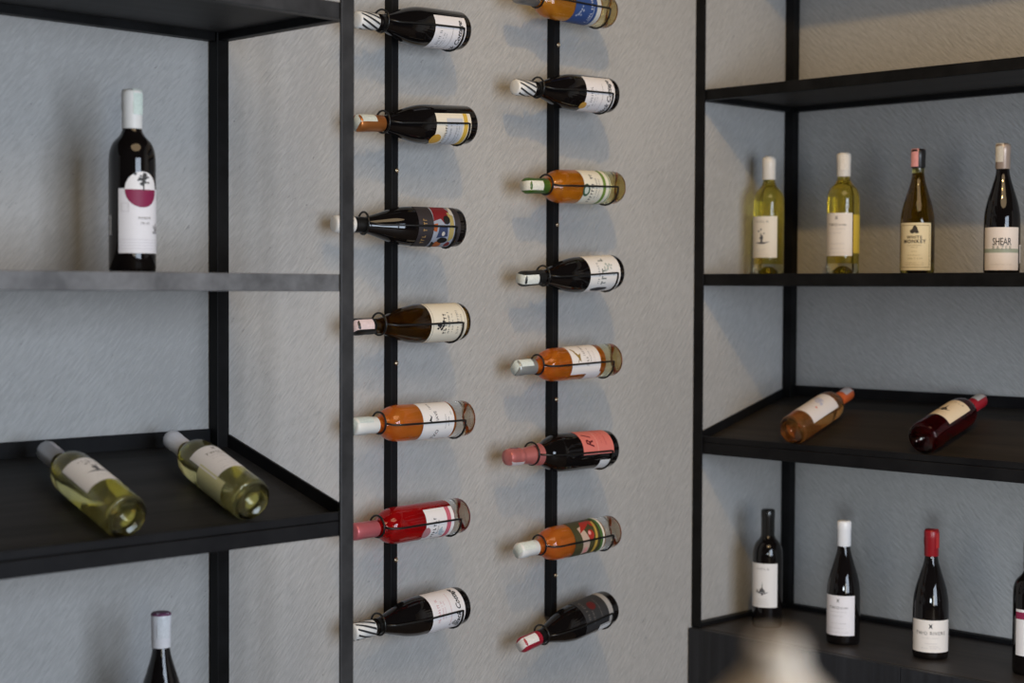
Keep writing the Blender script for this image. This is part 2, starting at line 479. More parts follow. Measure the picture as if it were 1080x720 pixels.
def T(*a, **k): return lambda bm: text_mesh(bm, *a, **k)
def rows(*spec):
    def f(bm):
        for i, (u, v, w, h) in enumerate(spec): print_row(bm, u, v, w, h, 31*i+int(abs(v)*9000))
    return f
def lines(*spec):
    def f(bm):
        for (u, v, w, h) in spec: poly(bm, rect(u, v, w, h))
    return f
def polys(*ps):
    def f(bm):
        for p_ in ps: poly(bm, p_)
    return f
def many(*fs):
    def f(bm):
        for g in fs: g(bm)
    return f
def blots(cx, cy, n, sp, s, seed):
    rnd = random.Random(seed)
    return polys(*[ell(cx+rnd.gauss(0, sp), cy+rnd.gauss(0, sp), s*rnd.uniform(.5, 1), s*rnd.uniform(.5, 1), 8) for _ in range(n)])
def frame(u0, u1, v0, v1, w):
    return lines(((u0+u1)/2, v0, u1-u0, w), ((u0+u1)/2, v1, u1-u0, w), (u0, (v0+v1)/2, w, v1-v0), (u1, (v0+v1)/2, w, v1-v0))
def tower(cx, cy, s):           # small engraved island with a spire
    return polys([(cx-.16*s, cy), (cx-.04*s, cy+.5*s), (cx, cy+1.0*s), (cx+.04*s, cy+.5*s), (cx+.2*s, cy)],
                 [(cx-.7*s, cy+.02*s), (cx-.2*s, cy-.02*s), (cx+.25*s, cy-.05*s), (cx+.62*s, cy-.02*s), (cx+.3*s, cy-.18*s), (cx-.35*s, cy-.14*s)],
                 [(cx-.66*s, cy+.02*s), (cx-.55*s, cy+.26*s), (cx-.40*s, cy+.02*s)],
                 [(cx-.30*s, cy), (cx-.24*s, cy+.26*s), (cx-.05*s, cy+.34*s), (cx+.20*s, cy+.22*s), (cx+.32*s, cy)],
                 ell(cx, cy-.24*s, .12*s, .09*s, 8))
def sprite(cx, cy, s):          # small engraved sprig on a base line
    return many(polys([(cx-.10*s, cy), (cx-.06*s, cy+.5*s), (cx-.14*s, cy+.8*s), (cx+.02*s, cy+.62*s), (cx+.14*s, cy+.55*s), (cx+.10*s, cy)],
                      [(cx-.7*s, cy-.02*s), (cx+.75*s, cy+.02*s), (cx+.2*s, cy-.16*s), (cx-.2*s, cy-.16*s)],
                      ell(cx-.28*s, cy+.95*s, .09*s, .07*s, 8), ell(cx-.05*s, cy+1.1*s, .07*s, .09*s, 8),
                      ell(cx+.22*s, cy+.75*s, .08*s, .06*s, 8), ell(cx-.02*s, cy+.36*s, .2*s, .12*s, 10)))
def moons(cx, cy, s):           # two facing crescents
    def cres(x, sgn):
        o = [(x+sgn*s*math.cos(R_(a)), cy+s*math.sin(R_(a))) for a in range(-75, 76, 15)]
        i = [(x+sgn*(s*.62*math.cos(R_(a))-.12*s), cy+s*.98*math.sin(R_(a))) for a in range(75, -76, -15)]
        return o+i
    return polys(cres(cx-.95*s, 1), cres(cx+.95*s, -1))

GW = 'bottles in the wall rack nearer the left shelf unit'
GX = 'bottles in the wall rack nearer the corner'
GREYINK = (.16, .16, .17)
CLEAR = (.96, .97, .95)

# ---------------- rack nearest the left unit, top to bottom
def cottage(t, r, roll_medal=None, pink=False, v0=.018, v1=.112):
    w = .058
    ly = [('lettering', INK, T('Black Cottage', -.000, v0+.018, .0175, shear=.42, space=.98, bold=.0004)),
          ('small_print', GREYINK if not pink else (.55, .25, .28), many(rows((0, v1-.018, .050, .0065), (0, v1-.029, .042, .0035), (0, v1-.036, .040, .0022)), lines((0, v0+.040, .075, .0007)))),]
    if roll_medal: ly.append(('medal', (.55, .30, .06), polys(ell(*roll_medal, .0105, .0105, 22))))
    if pink: ly.append(('emblem', (.3, .3, .3), blots(.0-.035, v0+.030, 9, .004, .003, 5)))
    put_label(t, r, -w, w, v0, v1, (.78, .76, .78), layers=ly)

def add_collar(c, H=.297, rn=.0146, col=(.008, .008, .008), z0=.072, z1=.0625, rough=.3, name='capsule_collar'):
    bm = bmesh.new(); add_lathe(bm, [(rn+.0013, H-z0-.03), (rn+.0019, H-z0-.028), (rn+.0022, H-z1)], 36, False, False)
    return link_mesh(name, bm, plain('collar_foil', col, rough), c, smooth=True)

t = bottle('dark bottle with white script label in the top holder beside the shelf unit', 'burgundy', .297, .0412, cap=(.80, .80, .78), stripes=INK, cap_len=.052, group=GW)
add_collar(t); cottage(t, .0412, v0=.020, v1=.112); lay(t, (-1.323, -.082, 2.054), (-1.619, -.098, 2.042), 48)

t = bottle('dark bottle with copper capsule, gold medal and yellow-banded cream label on the rack', 'burgundy', .297, .0412, cap=(.45, .16, .04), cap_metal=.6, cap_len=.066, strip=(.62, .66, .60), strip_ang=80, group=GW)
put_label(t, .0412, -.048, .048, .022, .118, (.76, .70, .58), layers=[
    ('label_band', (.62, .40, .06), lines((0, .037, .096, .011))),
    ('label_panel', (.52, .54, .58), lines((-.000, .068, .074, .044))),
    ('medal', (.60, .33, .05), polys(ell(-.012, .112, .0145, .0145, 24))),
    ('lettering', (.10, .09, .08), rows((-.002, .091, .052, .006), (0, .078, .05, .004), (0, .063, .05, .003), (0, .056, .044, .003)))])
lay(t, (-1.312, -.095, 1.854), (-1.608, -.085, 1.837), 36)

t = bottle('black bottle with colourful painted label and white cap in the rack holder', 'burgundy', .297, .0412, cap=(.80, .78, .74), cap_len=.045, group=GW)
add_collar(t, z0=.066, z1=.046)
def round_stamp(cp):
    pass
put_label(t, .0412, -.062, .062, .018, .120, (.030, .025, .028), label='dark label with a bright picture and gold lettering', layers=[
    ('picture_ground', (.30, .33, .40), lines((0, .058, .115, .052))),
    ('red_patch', (.18, .012, .018), polys([(.016, .084), (.058, .080), (.058, .046), (.030, .040), (.010, .056), (.022, .066)], ell(-.040, .040, .010, .006, 10))),
    ('blue_patch', (.035, .05, .11), polys([(-.020, .074), (.006, .070), (.004, .050), (-.016, .048)], ell(-.046, .066, .006, .008, 10))),
    ('yellow_patch', (.36, .29, .11), polys([(.036, .048), (.044, .036), (-.020, .034), (-.030, .044), (-.004, .046), (.014, .044)])),
    ('orange_patch', (.36, .09, .02), polys(ell(-.040, .066, .012, .010, 12), [(-.004, .084), (.010, .084), (.012, .074), (-.006, .076)])),
    ('black_patch', (.01, .01, .01), polys(ell(.020, .052, .010, .008, 12), ell(-.026, .058, .008, .012, 12), [(-.058, .078), (-.030, .082), (-.034, .074), (-.058, .070)])),
    ('white_patch', (.50, .48, .45), polys([(.028, .034), (.056, .034), (.056, .040), (.034, .043)], ell(-.010, .060, .005, .004, 10))),
    ('lettering', (.30, .19, .08), rows((-.012, .106, .060, .009)))])
lay(t, (-1.354, -.112, 1.633), (-1.648, -.060, 1.633), 8)

t = bottle('olive brown bottle with bordered cream label and black capsule on the wall rack', 'burgundy', .297, .0412, glass_col=(.62, .46, .16), wine=(.16, .09, .014), wine_trans=.72, cap=(.010, .010, .010), cap_len=.05, strip=(.75, .60, .60), strip_ang=20, group=GW)
put_label(t, .0412, -.060, .060, .016, .118, (.76, .70, .57), layers=[
    ('label_border', (.12, .11, .09), frame(-.056, .056, .021, .113, .0008)),
    ('emblem', INK, many(blots(-.004, .094, 16, .0045, .0032, 3))),
    ('lettering', INK, rows((.002, .080, .052, .009), (0, .068, .046, .005), (0, .058, .040, .003))),
    ('small_print', (.3, .28, .25), rows((0, .042, .050, .006), (0, .032, .036, .004)))])
lay(t, (-1.325, -.087, 1.433), (-1.621, -.093, 1.425), 0)

t = bottle('clear bottle of orange rose wine with tall white label in the left wall rack', 'bordeaux', .305, .0385, glass_col=CLEAR, wine=(1.0, .34, .05), wine_trans=.5, fill=.97, z0=.056, cap=(.80, .80, .76), cap_len=.058, strip=(.62, .70, .68), strip_ang=60, group=GW)
put_label(t, .0385, -.056, .056, .064, .150, (.80, .78, .77), layers=[
    ('lettering', INK, many(T('TXO', -.030, .110, .013, angle=-8), T('IAVE', .014, .112, .011, angle=6), rows((.040, .122, .020, .005)))),
    ('emblem', INK, polys([(.004, .134), (.012, .128), (.017, .131), (.012, .125), (.004, .128), (.0, .124)])),
    ('small_print', GREYINK, rows((0, .088, .030, .003), (0, .080, .020, .003), (.02, .072, .012, .003)))])
lay(t, (-1.312, -.093, 1.225), (-1.618, -.087, 1.223), 0)

t = bottle('bright red wine bottle with pink capsule and pink-banded white label on the rack', 'bordeaux', .305, .0385, glass_col=CLEAR, wine=(.78, .013, .017), wine_trans=.62, fill=.97, z0=.048, cap=(.55, .14, .16), cap_len=.062, cap_metal=.3, group=GW)
put_label(t, .0385, -.042, .042, .052, .134, (.80, .77, .77), layers=[
    ('label_band', (.55, .13, .18), lines((0, .068, .084, .012))),
    ('emblem', (.42, .20, .22), polys(ell(-.012, .130, .014, .011, 20))),
    ('picture', (.42, .50, .56), blots(-.012, .088, 14, .007, .004, 9)),
    ('lettering', INK, rows((-.006, .110, .054, .008), (0, .099, .03, .003)))])
lay(t, (-1.320, -.085, 1.015), (-1.625, -.095, 1.010), 15)

t = bottle('dark bottle with striped capsule in the lowest holder beside the shelf unit', 'burgundy', .297, .0412, cap=(.80, .80, .78), stripes=INK, cap_len=.052, group=GW)
add_collar(t); cottage(t, .0412, pink=True, v0=.020, v1=.112); lay(t, (-1.324, -.09, .821), (-1.620, -.09, .804), -14)

# ---------------- rack nearer the corner, top to bottom
t = bottle('amber wine bottle with blue label at the very top of the second rack', 'bordeaux', .305, .0385, glass_col=(.93, .88, .60), wine=(.92, .46, .07), wine_trans=.5, fill=.97, z0=.056, cap=(.30, .29, .28), cap_metal=.7, group=GX)
put_label(t, .0385, -.060, .060, .070, .150, (.030, .07, .22), label='blue paper label', layers=[
    ('label_band', (.58, .58, .56), lines((0, .070, .12, .014))),
    ('lettering', (.70, .72, .78), many(rows((-.004, .095, .060, .006)), lines((-.01, .088, .05, .001)))),
    ('emblem', (.30, .35, .50), blots(-.008, .130, 8, .006, .004, 2))])
lay(t, (-.855, -.087, 2.15), (-1.158, -.093, 2.15), 18)

t = bottle('black bottle with striped white capsule and gold medal in the second rack', 'burgundy', .297, .0412, cap=(.80, .80, .78), stripes=INK, cap_len=.052, group=GX)
add_collar(t); cottage(t, .0412, roll_medal=(-.020, .112), v0=.020, v1=.112); lay(t, (-.858, -.096, 1.955), (-1.152, -.084, 1.950), 22)

t = bottle('amber wine bottle with green capsule and green-banded cream label on the wall rack', 'bordeaux', .305, .0385, glass_col=(.86, .82, .46), wine=(.98, .42, .05), wine_trans=.5, fill=.97, z0=.056, cap=(.06, .13, .02), cap_len=.066, strip=(.74, .74, .66), strip_ang=10, group=GX)
put_label(t, .0385, -.056, .056, .058, .150, (.78, .74, .62), layers=[
    ('label_band', (.16, .26, .05), lines((0, .080, .112, .010), (0, .062, .112, .003))),
    ('medal', (.05, .11, .06), polys(ell(-.004, .142, .015, .012, 22))),
    ('medal_centre', (.55, .60, .55), polys(ell(-.004, .142, .009, .007, 18))),
    ('lettering', INK, rows((-.002, .122, .070, .009), (0, .109, .05, .004), (0, .099, .046, .003)))])
lay(t, (-.824, -.087, 1.743), (-1.132, -.093, 1.733), 8)

t = bottle('dark brown bottle with silver-striped capsule and brush-marked white label in the wall rack', 'burgundy', .297, .0412, cap=(.012, .012, .012), cap_len=.066, strip=(.72, .76, .72), strip_ang=-10, group=GX)
put_label(t, .0412, -.062, .062, .018, .116, (.80, .78, .76), layers=[
    ('lettering', (.22, .24, .23), many(rows((.004, .072, .062, .016)), rows((.002, .088, .052, .006)))),
    ('picture', (.45, .50, .47), blots(.012, .052, 14, .009, .004, 14)),
    ('brush_mark', (.03, .028, .035), polys([(-.046, .100), (-.038, .104), (-.034, .080), (-.036, .052), (-.044, .050), (-.050, .075)]))])
lay(t, (-.837, -.096, 1.544), (-1.135, -.084, 1.526), 0)

t = bottle('orange rose bottle with silver cap and golden winged mark on a white label', 'bordeaux', .305, .0385, glass_col=(.92, .90, .64), wine=(1.0, .34, .045), wine_trans=.5, fill=.97, z0=.056, cap=(.34, .36, .35), cap_metal=.4, cap_len=.055, strip=(.68, .76, .74), strip_ang=20, group=GX)
put_label(t, .0385, -.044, .044, .075, .165, (.80, .76, .74), layers=[
    ('emblem', (.30, .20, .05), polys([(-.020, .148), (-.005, .143), (.010, .152), (.014, .150), (.004, .141), (.008, .134), (-.003, .137), (-.014, .136), (-.008, .141)], [(.010, .150), (.022, .158), (.024, .155), (.013, .146)])),
    ('lettering', (.24, .20, .18), rows((.016, .122, .030, .006), (-.012, .116, .022, .007), (0, .106, .040, .004))),
    ('small_print', (.5, .42, .40), rows((0, .094, .03, .003)))])
put_label(t, .0385, -.018, .022, .07, .115, (.78, .74, .74), name='back_label', rot=-92)
lay(t, (-.841, -.098, 1.339), (-1.146, -.080, 1.327), -26)

t = bottle('black sparkling wine bottle with pink foil neck and salmon label', 'sparkling', .318, .0440, cap=(.62, .20, .19), cap_metal=.45, cap_rough=.3, cork_foil=True, strip=(.70, .62, .62), strip_ang=60, group=GX)
put_label(t, .0440, -.050, .050, .022, .122, (.68, .19, .16), label='salmon pink label', layers=[
    ('label_line', (.76, .38, .34), lines((0, .074, .1, .0012), (-.046, .072, .0016, .098))),
    ('lettering', (.12, .015, .02), many(T('R', -.026, .096, .030, shear=.4, bold=.0006), T('I', -.008, .098, .034, shear=.4))),
    ('small_print', (.50, .08, .08), rows((0, .060, .05, .004), (0, .046, .06, .004)))])
put_label(t, .0440, -.016, .016, .026, .062, (.72, .72, .72), name='back_label', rot=-105)
lay(t, (-.854, -.095, 1.130), (-1.167, -.085, 1.130), -58)

t = bottle('orange rose bottle with white cap and olive label with red flowers, in the second rack', 'bordeaux', .305, .0385, glass_col=CLEAR, wine=(1.0, .33, .05), wine_trans=.5, fill=.97, z0=.056, cap=(.80, .80, .78), cap_len=.055, strip=(.66, .72, .68), strip_ang=30, group=GX)
put_label(t, .0385, -.062, .062, .064, .160, (.060, .055, .022), label='olive green picture label', layers=[
    ('cream_patch', (.52, .38, .30), polys([(-.045, .130), (-.010, .134), (.026, .142), (.030, .128), (-.006, .112), (-.040, .112)])),
    ('red_patch', (.36, .03, .02), polys([(.012, .140), (.044, .120), (.046, .092), (.034, .100), (.022, .118)], ell(.006, .106, .012, .010, 14), ell(.034, .090, .010, .008, 12))),
    ('pink_patch', (.72, .30, .28), polys(ell(.010, .110, .005, .005, 10), ell(-.032, .122, .010, .006, 12))),
    ('yellow_patch', (.46, .30, .06), polys([(-.044, .100), (.040, .088), (.040, .082), (-.044, .090)])),
    ('label_band', (.74, .70, .58), lines((0, .066, .124, .006))),
    ('green_band', (.07, .16, .04), lines((0, .074, .124, .006)))])
lay(t, (-.836, -.093, .933), (-1.139, -.087, .918), -10)

t = bottle('black bottle with red capsule and dark label at the foot of the second rack', 'burgundy', .297, .0412, cap=(.36, .015, .035), cap_len=.056, strip=(.76, .74, .72), strip_ang=0, group=GX)
add_collar(t, z0=.068, z1=.057)
put_label(t, .0412, -.052, .052, .022, .120, (.030, .030, .032), label='charcoal label with a grey band', layers=[
    ('label_band', (.34, .33, .32), lines((0, .032, .104, .014))),
    ('emblem', (.10, .015, .015), polys(ell(.010, .082, .012, .012, 16))),
    ('lettering', (.16, .15, .14), rows((.004, .106, .06, .006), (-.020, .090, .03, .005), (0, .064, .05, .004)))])
put_label(t, .0412, -.020, .020, .024, .070, (.76, .76, .76), name='back_label', rot=-88)
lay(t, (-.842, -.087, .752), (-1.134, -.093, .706), -38)

# ---------------- wall racks
SPOTS = {
    'a': [((-1.323, -.082, 2.054), (-1.619, -.098, 2.042), .0412, 'b'), ((-1.312, -.095, 1.854), (-1.608, -.085, 1.837), .0412, 'b'),
          ((-1.354, -.112, 1.633), (-1.648, -.060, 1.633), .0412, 'b'), ((-1.325, -.087, 1.433), (-1.621, -.093, 1.425), .0412, 'b'),
          ((-1.312, -.093, 1.225), (-1.618, -.087, 1.223), .0385, 'x'), ((-1.320, -.085, 1.015), (-1.625, -.095, 1.010), .0385, 'x'),
          ((-1.324, -.09, .821), (-1.620, -.09, .804), .0412, 'b')],
    'b': [((-.855, -.087, 2.15), (-1.158, -.093, 2.15), .0385, 'x'), ((-.858, -.096, 1.955), (-1.152, -.084, 1.950), .0412, 'b'),
          ((-.824, -.087, 1.743), (-1.132, -.093, 1.733), .0385, 'x'), ((-.837, -.096, 1.544), (-1.135, -.084, 1.526), .0412, 'b'),
          ((-.841, -.098, 1.339), (-1.146, -.080, 1.327), .0385, 'x'), ((-.854, -.095, 1.130), (-1.167, -.085, 1.130), .0440, 's'),
          ((-.836, -.093, .933), (-1.139, -.087, .918), .0385, 'x'), ((-.842, -.087, .752), (-1.134, -.093, .706), .0412, 'b')]}
def rack(x, z0, z1, spots, screws, label):
    t = thing('wall_wine_rack', label, 'wine rack', (x, 0, z0), 'wall wine racks')
    off = Matrix.Translation((-x, 0, -z0))
    w = .0185
    bm = bmesh.new(); add_box(bm, x-w/2, x+w/2, -.0245, -.0005, z0, z1); bm.transform(off)
    link_mesh('bar', bm, M_iron_lip, t, bevel=.0012)
    for (sx, sz) in screws:
        bm = bmesh.new(); add_lathe(bm, [(.0056, 0), (.0056, .0010), (.0042, .0028), (.0016, .0034), (.0016, .0020), (0, .0020)], 16)
        bm.transform(Matrix.Translation((sx-x, -.0243, sz-z0)) @ Matrix.Rotation(R_(90), 4, 'X'))
        link_mesh('screw', bm, M_screw, t, smooth=True)
    for base, tip, r, k in spots:
        b = Vector(base); d = (Vector(tip)-b).normalized()
        n = Vector((0, -1, 0)); n = (n-d*n.dot(d)).normalized(); up = n.cross(d)
        if up.z < 0: up = -up
        rn = {'b': .0188, 'x': .0185, 's': .0215}[k]; vn = {'b': .228, 'x': .238, 's': .245}[k]
        rr = r+.0026; v0 = .028 if k != 'x' else .034
        vs = {'b': .128, 'x': .190, 's': .150}[k]
        wr = .0022
        bm = bmesh.new()
        cen = b+d*vn+up*.0035; rg = rn+.0040
        # cradle: back rod, arc under the bottle, front rod up to the neck ring
        mid = {'b': [(b+d*.168+n*(r*.82+.004)), (b+d*.200+n*(r*.58+.005))], 'x': [(b+d*(vs+.022)+n*(r*.93+.004)), (b+d*(vs+.034)+n*(r*.66+.005))], 's': [(b+d*(vs+.035)+n*(r*.88+.004)), (b+d*(vs+.062)+n*(r*.66+.006))]}[k]
        path = [cen+n*rg]+[m_ for m_ in mid[::-1]]+[b+d*vs+n*rr, b+d*(v0+.004)+n*rr]
        for a in range(0, 181, 15):
            path.append(b+d*v0+n*rr*math.cos(R_(a))-up*rr*math.sin(R_(a)))
        path += [b+d*(v0+.004)-n*rr, b+d*vs-n*rr]
        bmid = [2*(b+d*((m_-b).dot(d)))-m_ for m_ in mid]
        path += bmid+[cen-n*rg]
        add_tube(bm, path, wr, 8)
        # stub tying the cradle to the bar
        s = (b.x-x)/(-d.x) if abs(d.x) > .1 else .14
        q = b+d*s-n*rr
        if s > vs: q = q+n*.006
        add_tube(bm, [q, Vector((x, -.0235, q.z))], .004, 8)
        bm.transform(off)
        h = link_mesh('bottle_holder', bm, M_wire, t, smooth=True)
        bm = bmesh.new()
        add_tube(bm, [cen+n*rg*math.cos(2*PI*a/28)+up*rg*math.sin(2*PI*a/28) for a in range(28)], wr, 8, closed=True)
        bm.transform(off)
        link_mesh('neck_ring', bm, M_wire, h, smooth=True)
rack(-1.452, .79, 2.60, SPOTS['a'], [(-1.4475, 1.753), (-1.4475, 1.345), (-1.4475, .925)], 'vertical black wall rack of seven bottle holders beside the left shelf unit')
rack(-.956, .735, 2.60, SPOTS['b'], [(-.9525, 2.07), (-.9525, 1.653), (-.9525, 1.246), (-.9525, .833)], 'vertical black wall rack of eight bottle holders nearer the corner')

# ---------------- left shelf unit
GL = 'bottles on the left shelf unit'
t = bottle('tall dark red wine bottle with burgundy disc label standing on the left middle shelf', 'bordeaux', .313, .0400, cap=(.76, .77, .76), cap_len=.066, strip=(.60, .72, .68), strip_ang=20, group=GL)
r = .0400
put_label(t, r, -.040, .046, .033, .143, (.78, .77, .80), layers=[
    ('label_disc', (.80, .79, .80), polys(ell(.002, .1415, .0305, .0305, 40))),
    ('disc_lower_half', (.23, .018, .07), polys(ell(.002, .1415, .0305, .0305, 28, 180, 360))),
    ('sprig_emblem', (.30, .29, .30), blots(.032, .072, 14, .004, .003, 8)),
    ('tree_emblem', (.06, .06, .06), many(blots(.003, .1585, 30, .0055, .0029, 21), lines((.004, .1455, .0022, .012)))),
    ('lettering', (.20, .20, .20), rows((.006, .093, .024, .0042), (.006, .084, .014, .0038))),
    ('small_print', (.55, .52, .55), many(frame(-.034, -.022, .104, .118, .0006), lines((.003, .056, .084, .0006), (.003, .051, .084, .0006), (.003, .046, .084, .0006), (.003, .041, .084, .0006))))])
put_label(t, r, -.020, .020, .064, .098, (.70, .71, .74), name='back_label', rot=-110, layers=[('small_print', GREYINK, rows((0, .090, .03, .003), (0, .082, .03, .003), (0, .074, .03, .003)))])
stand(t, -2.202, -.200, 1.5283, 241+19)

OL = (.97, .97, .90)
t = bottle('white wine bottle with silver capsule lying on the left tilted tray, farther from the upright', 'bordeaux', .302, .0380, glass_col=OL, wine=(.94, .88, .42), wine_trans=.94, cap=(.42, .43, .46), cap_metal=.4, cap_len=.058, strip=(.62, .62, .66), strip_ang=30, group=GL)
def island(t, r, v0=.072, v1=.166, col=(.78, .78, .79), em='sprite', w=.045):
    put_label(t, r, -w, w, v0, v1, col, layers=[
        ('lettering', (.12, .12, .13), T('ISOLA', 0, v1-.014, .0088, space=1.7)),
        ('emblem', (.10, .10, .11), (sprite if em == 'sprite' else tower)(0, v0+.040, .030 if em == 'sprite' else .027)),
        ('small_print', (.45, .45, .46), rows((0, v0+.021, .024, .0026), (0, v0+.015, .030, .0022), (0, v0+.008, .036, .0018)))])
island(t, .0380)
upL = Vector((0, -.123, .4075)).normalized()
lay(t, (-2.325, -.3760, 1.1338), (-2.306, -.085, 1.2216), 0, up=upL)

def tworivers(t, r, v0, v1, col=(.78, .77, .78), w=.046, big=False, red=False):
    ch = v1-v0
    if big:
        ly = [('emblem', (.05, .05, .05), moons(0, v1-.014, .0058)),
              ('lettering', (.06, .06, .06), T('TWO RIVERS', 0, v1-.031, .0115, space=1.15)),
              ('small_print', (.42, .40, .40), rows((0, v1-.042, .040, .0020), (0, v1-.055, .030, .0022), (.008, v1-.062, .022, .0022), (0, v0+.010, .046, .0020)))]
    else:
        ly = [('emblem', (.25, .24, .24), moons(0, v1-.012, .0050)),
              ('lettering', (.10, .10, .10), many(T('TWO', -.010, v1-.030, .0105, space=1.2), T('RIVERS', .016, v1-.030, .0062, space=1.1))),
              ('small_print', (.42, .41, .43), rows((0, v1-.040, .044, .0022), (-.004, v1-.050, .034, .0026), (0, v0+.030, .040, .0022), (0, v0+.018, .046, .0022), (0, v0+.008, .052, .0018)))]
    put_label(t, r, -w, w, v0, v1, col, layers=ly)
t = bottle('white wine bottle with ridged white capsule lying on the left tilted tray beside the upright', 'bordeaux', .300, .0380, glass_col=OL, wine=(.94, .89, .46), wine_trans=.92, cap=(.74, .75, .80), cap_len=.060, group=GL)
tworivers(t, .0380, .066, .164)
put_label(t, .0380, -.030, .030, .040, .128, (.62, .62, .34), name='back_label', rot=-105, label='back label seen through the wine')
lay(t, (-2.070, -.363, 1.1375), (-2.044, -.079, 1.2232), 0, up=upL)

t = bottle('dark bottle with purple-topped white capsule, only its neck showing at the bottom left', 'burgundy', .297, .0412, cap=(.74, .74, .77), cap_len=.060, strip=(.62, .64, .66), strip_ang=25, group=GL)
bm = bmesh.new(); add_lathe(bm, [(.0178, .2940), (.0174, .2972), (.0140, .2990), (0, .2992)], 32, False, False)
link_mesh('capsule_top', bm, plain('purple_foil', (.16, .05, .11), .4), t, smooth=True)
put_label(t, .0412, -.045, .045, .025, .115, (.78, .77, .78))
stand(t, -2.146, -.200, .6335, 225)

# ---------------- right unit, middle shelf
GR = 'bottles standing on the right middle shelf'
ZR = 1.5448
t = bottle('pale white wine bottle with rounded white cap beside the corner upright', 'bordeaux', .302, .0400, glass_col=(.95, .96, .82), wine=(.85, .74, .18), wine_trans=.88, cap=(.76, .73, .68), cap_len=.056, group=GR)
bm = bmesh.new(); add_lathe(bm, [(.0180, .298), (.0172, .302), (.0140, .3065), (.008, .3095), (0, .3105)], 32, False, False)
link_mesh('capsule_top', bm, plain('capsule_foil', (.70, .67, .62), .35), t, smooth=True)
island(t, .0400, .043, .150, (.76, .70, .60), w=.042); stand(t, -.22, -.090, ZR, 216-26)
t = bottle('pale white wine bottle with plain cream label, second from the corner on the middle shelf', 'bordeaux', .302, .0405, glass_col=(.95, .96, .82), wine=(.88, .74, .16), wine_trans=.88, cap=(.74, .70, .64), cap_len=.058, strip=(.72, .68, .62), strip_ang=30, group=GR)
tworivers(t, .0405, .045, .152, (.78, .71, .64), w=.041)
put_label(t, .0405, -.024, .024, .052, .148, (.60, .42, .05), name='back_label', rot=95, label='back label tinted yellow by the wine')
stand(t, -.22, -.320, ZR, 217-27)
t = bottle('olive gold bottle with monkey label and pink-stamped black cap on the middle shelf', 'burgundy', .300, .0412, glass_col=(.45, .38, .10), wine=(.30, .20, .015), wine_trans=.7, cap=(.012, .011, .011), cap_len=.044, strip=(.78, .36, .36), strip_ang=-25, group=GR)
put_label(t, .0412, -.043, .043, .008, .122, (.74, .62, .38), layers=[
    ('label_border', (.34, .27, .14), frame(-.038, .038, .015, .116, .0016)),
    ('emblem', (.05, .04, .03), polys([(-.010, .098), (-.002, .114), (.002, .116), (.006, .112), (.011, .098), (.004, .096), (.001, .099), (-.004, .096)], ell(-.006, .102, .005, .004, 10))),
    ('lettering', (.06, .045, .03), many(T('WHITE', 0, .087, .0105, space=1.2, bold=.0002), T('MONKEY', 0, .077, .0120, space=1.2, bold=.0003))),
    ('small_print', (.30, .24, .13), rows((0, .068, .034, .0026), (0, .063, .020, .0026), (0, .053, .012, .0022), (0, .044, .034, .002), (0, .036, .042, .0034), (0, .026, .046, .0022), (0, .021, .046, .002)))])
stand(t, -.22, -.533, ZR, 218-17)
t = bottle('dark bottle with green-banded white label at the right end of the middle shelf', 'burgundy', .300, .0415, glass_col=None, cap=(.40, .32, .27), cap_metal=.3, cap_len=.058, strip=(.62, .60, .55), strip_ang=-30, group=GR)
put_label(t, .0415, -.046, .046, .007, .106, (.78, .70, .64), layers=[
    ('label_band', (.34, .38, .30), lines((0, .052, .092, .009))),
    ('lettering', (.05, .05, .05), T('SHEAR', .002, .072, .0240, space=.92, sx=.66, bold=.0002)),
    ('lettering_below', (.24, .26, .22), T('RAZER', .002, .058, .0140, space=1.5, sx=.8)),
    ('small_print', (.45, .40, .36), rows((0, .020, .05, .002)))])
put_label(t, .0415, -.020, .020, .024, .066, (.74, .68, .62), name='back_label', rot=98)
stand(t, -.22, -.757, ZR, 218-12)

# ---------------- right tilted tray
GT = 'bottles lying on the right tilted tray'
upR = Vector((-.1155, 0, .4173)).normalized()
t = bottle('orange rose bottle with white label lying on the right tilted tray nearer the corner', 'bordeaux', .296, .0380, glass_col=(.96, .93, .86), wine=(1.0, .55, .20), wine_trans=.88, cap=(.62, .12, .03), cap_len=.060, strip=(.62, .54, .52), strip_ang=20, group=GT)
put_label(t, .0380, -.050, .050, .044, .171, (.76, .70, .68), layers=[
    ('emblem', (.50, .50, .62), blots(.002, .128, 22, .009, .005, 4)),
    ('red_mark', (.62, .10, .03), polys(ell(-.022, .157, .005, .004, 12), ell(.020, .090, .003, .003, 10))),
    ('small_print', (.6, .52, .5), rows((0, .100, .04, .003), (0, .085, .03, .003)))])
lay(t, (-.3720, -.279, 1.1565), (-.098, -.255, 1.2335), -8, up=upR)
t = bottle('deep red bottle with cream spire label lying on the right tilted tray', 'bordeaux', .292, .0385, glass_col=(.95, .90, .90), wine=(.14, .004, .008), wine_trans=.8, cap=(.32, .012, .02), cap_len=.062, strip=(.60, .54, .48), strip_ang=10, group=GT)
put_label(t, .0385, -.040, .040, .068, .170, (.74, .60, .42), layers=[
    ('lettering', (.16, .11, .07), T('ISOLA', .004, .157, .0095, space=1.8)),
    ('emblem', (.06, .045, .03), tower(-.002, .106, .028)),
    ('small_print', (.45, .35, .22), rows((0, .086, .03, .0026), (0, .078, .036, .002)))])
lay(t, (-.3636, -.640, 1.1596), (-.0916, -.633, 1.2347), -8, up=upR)

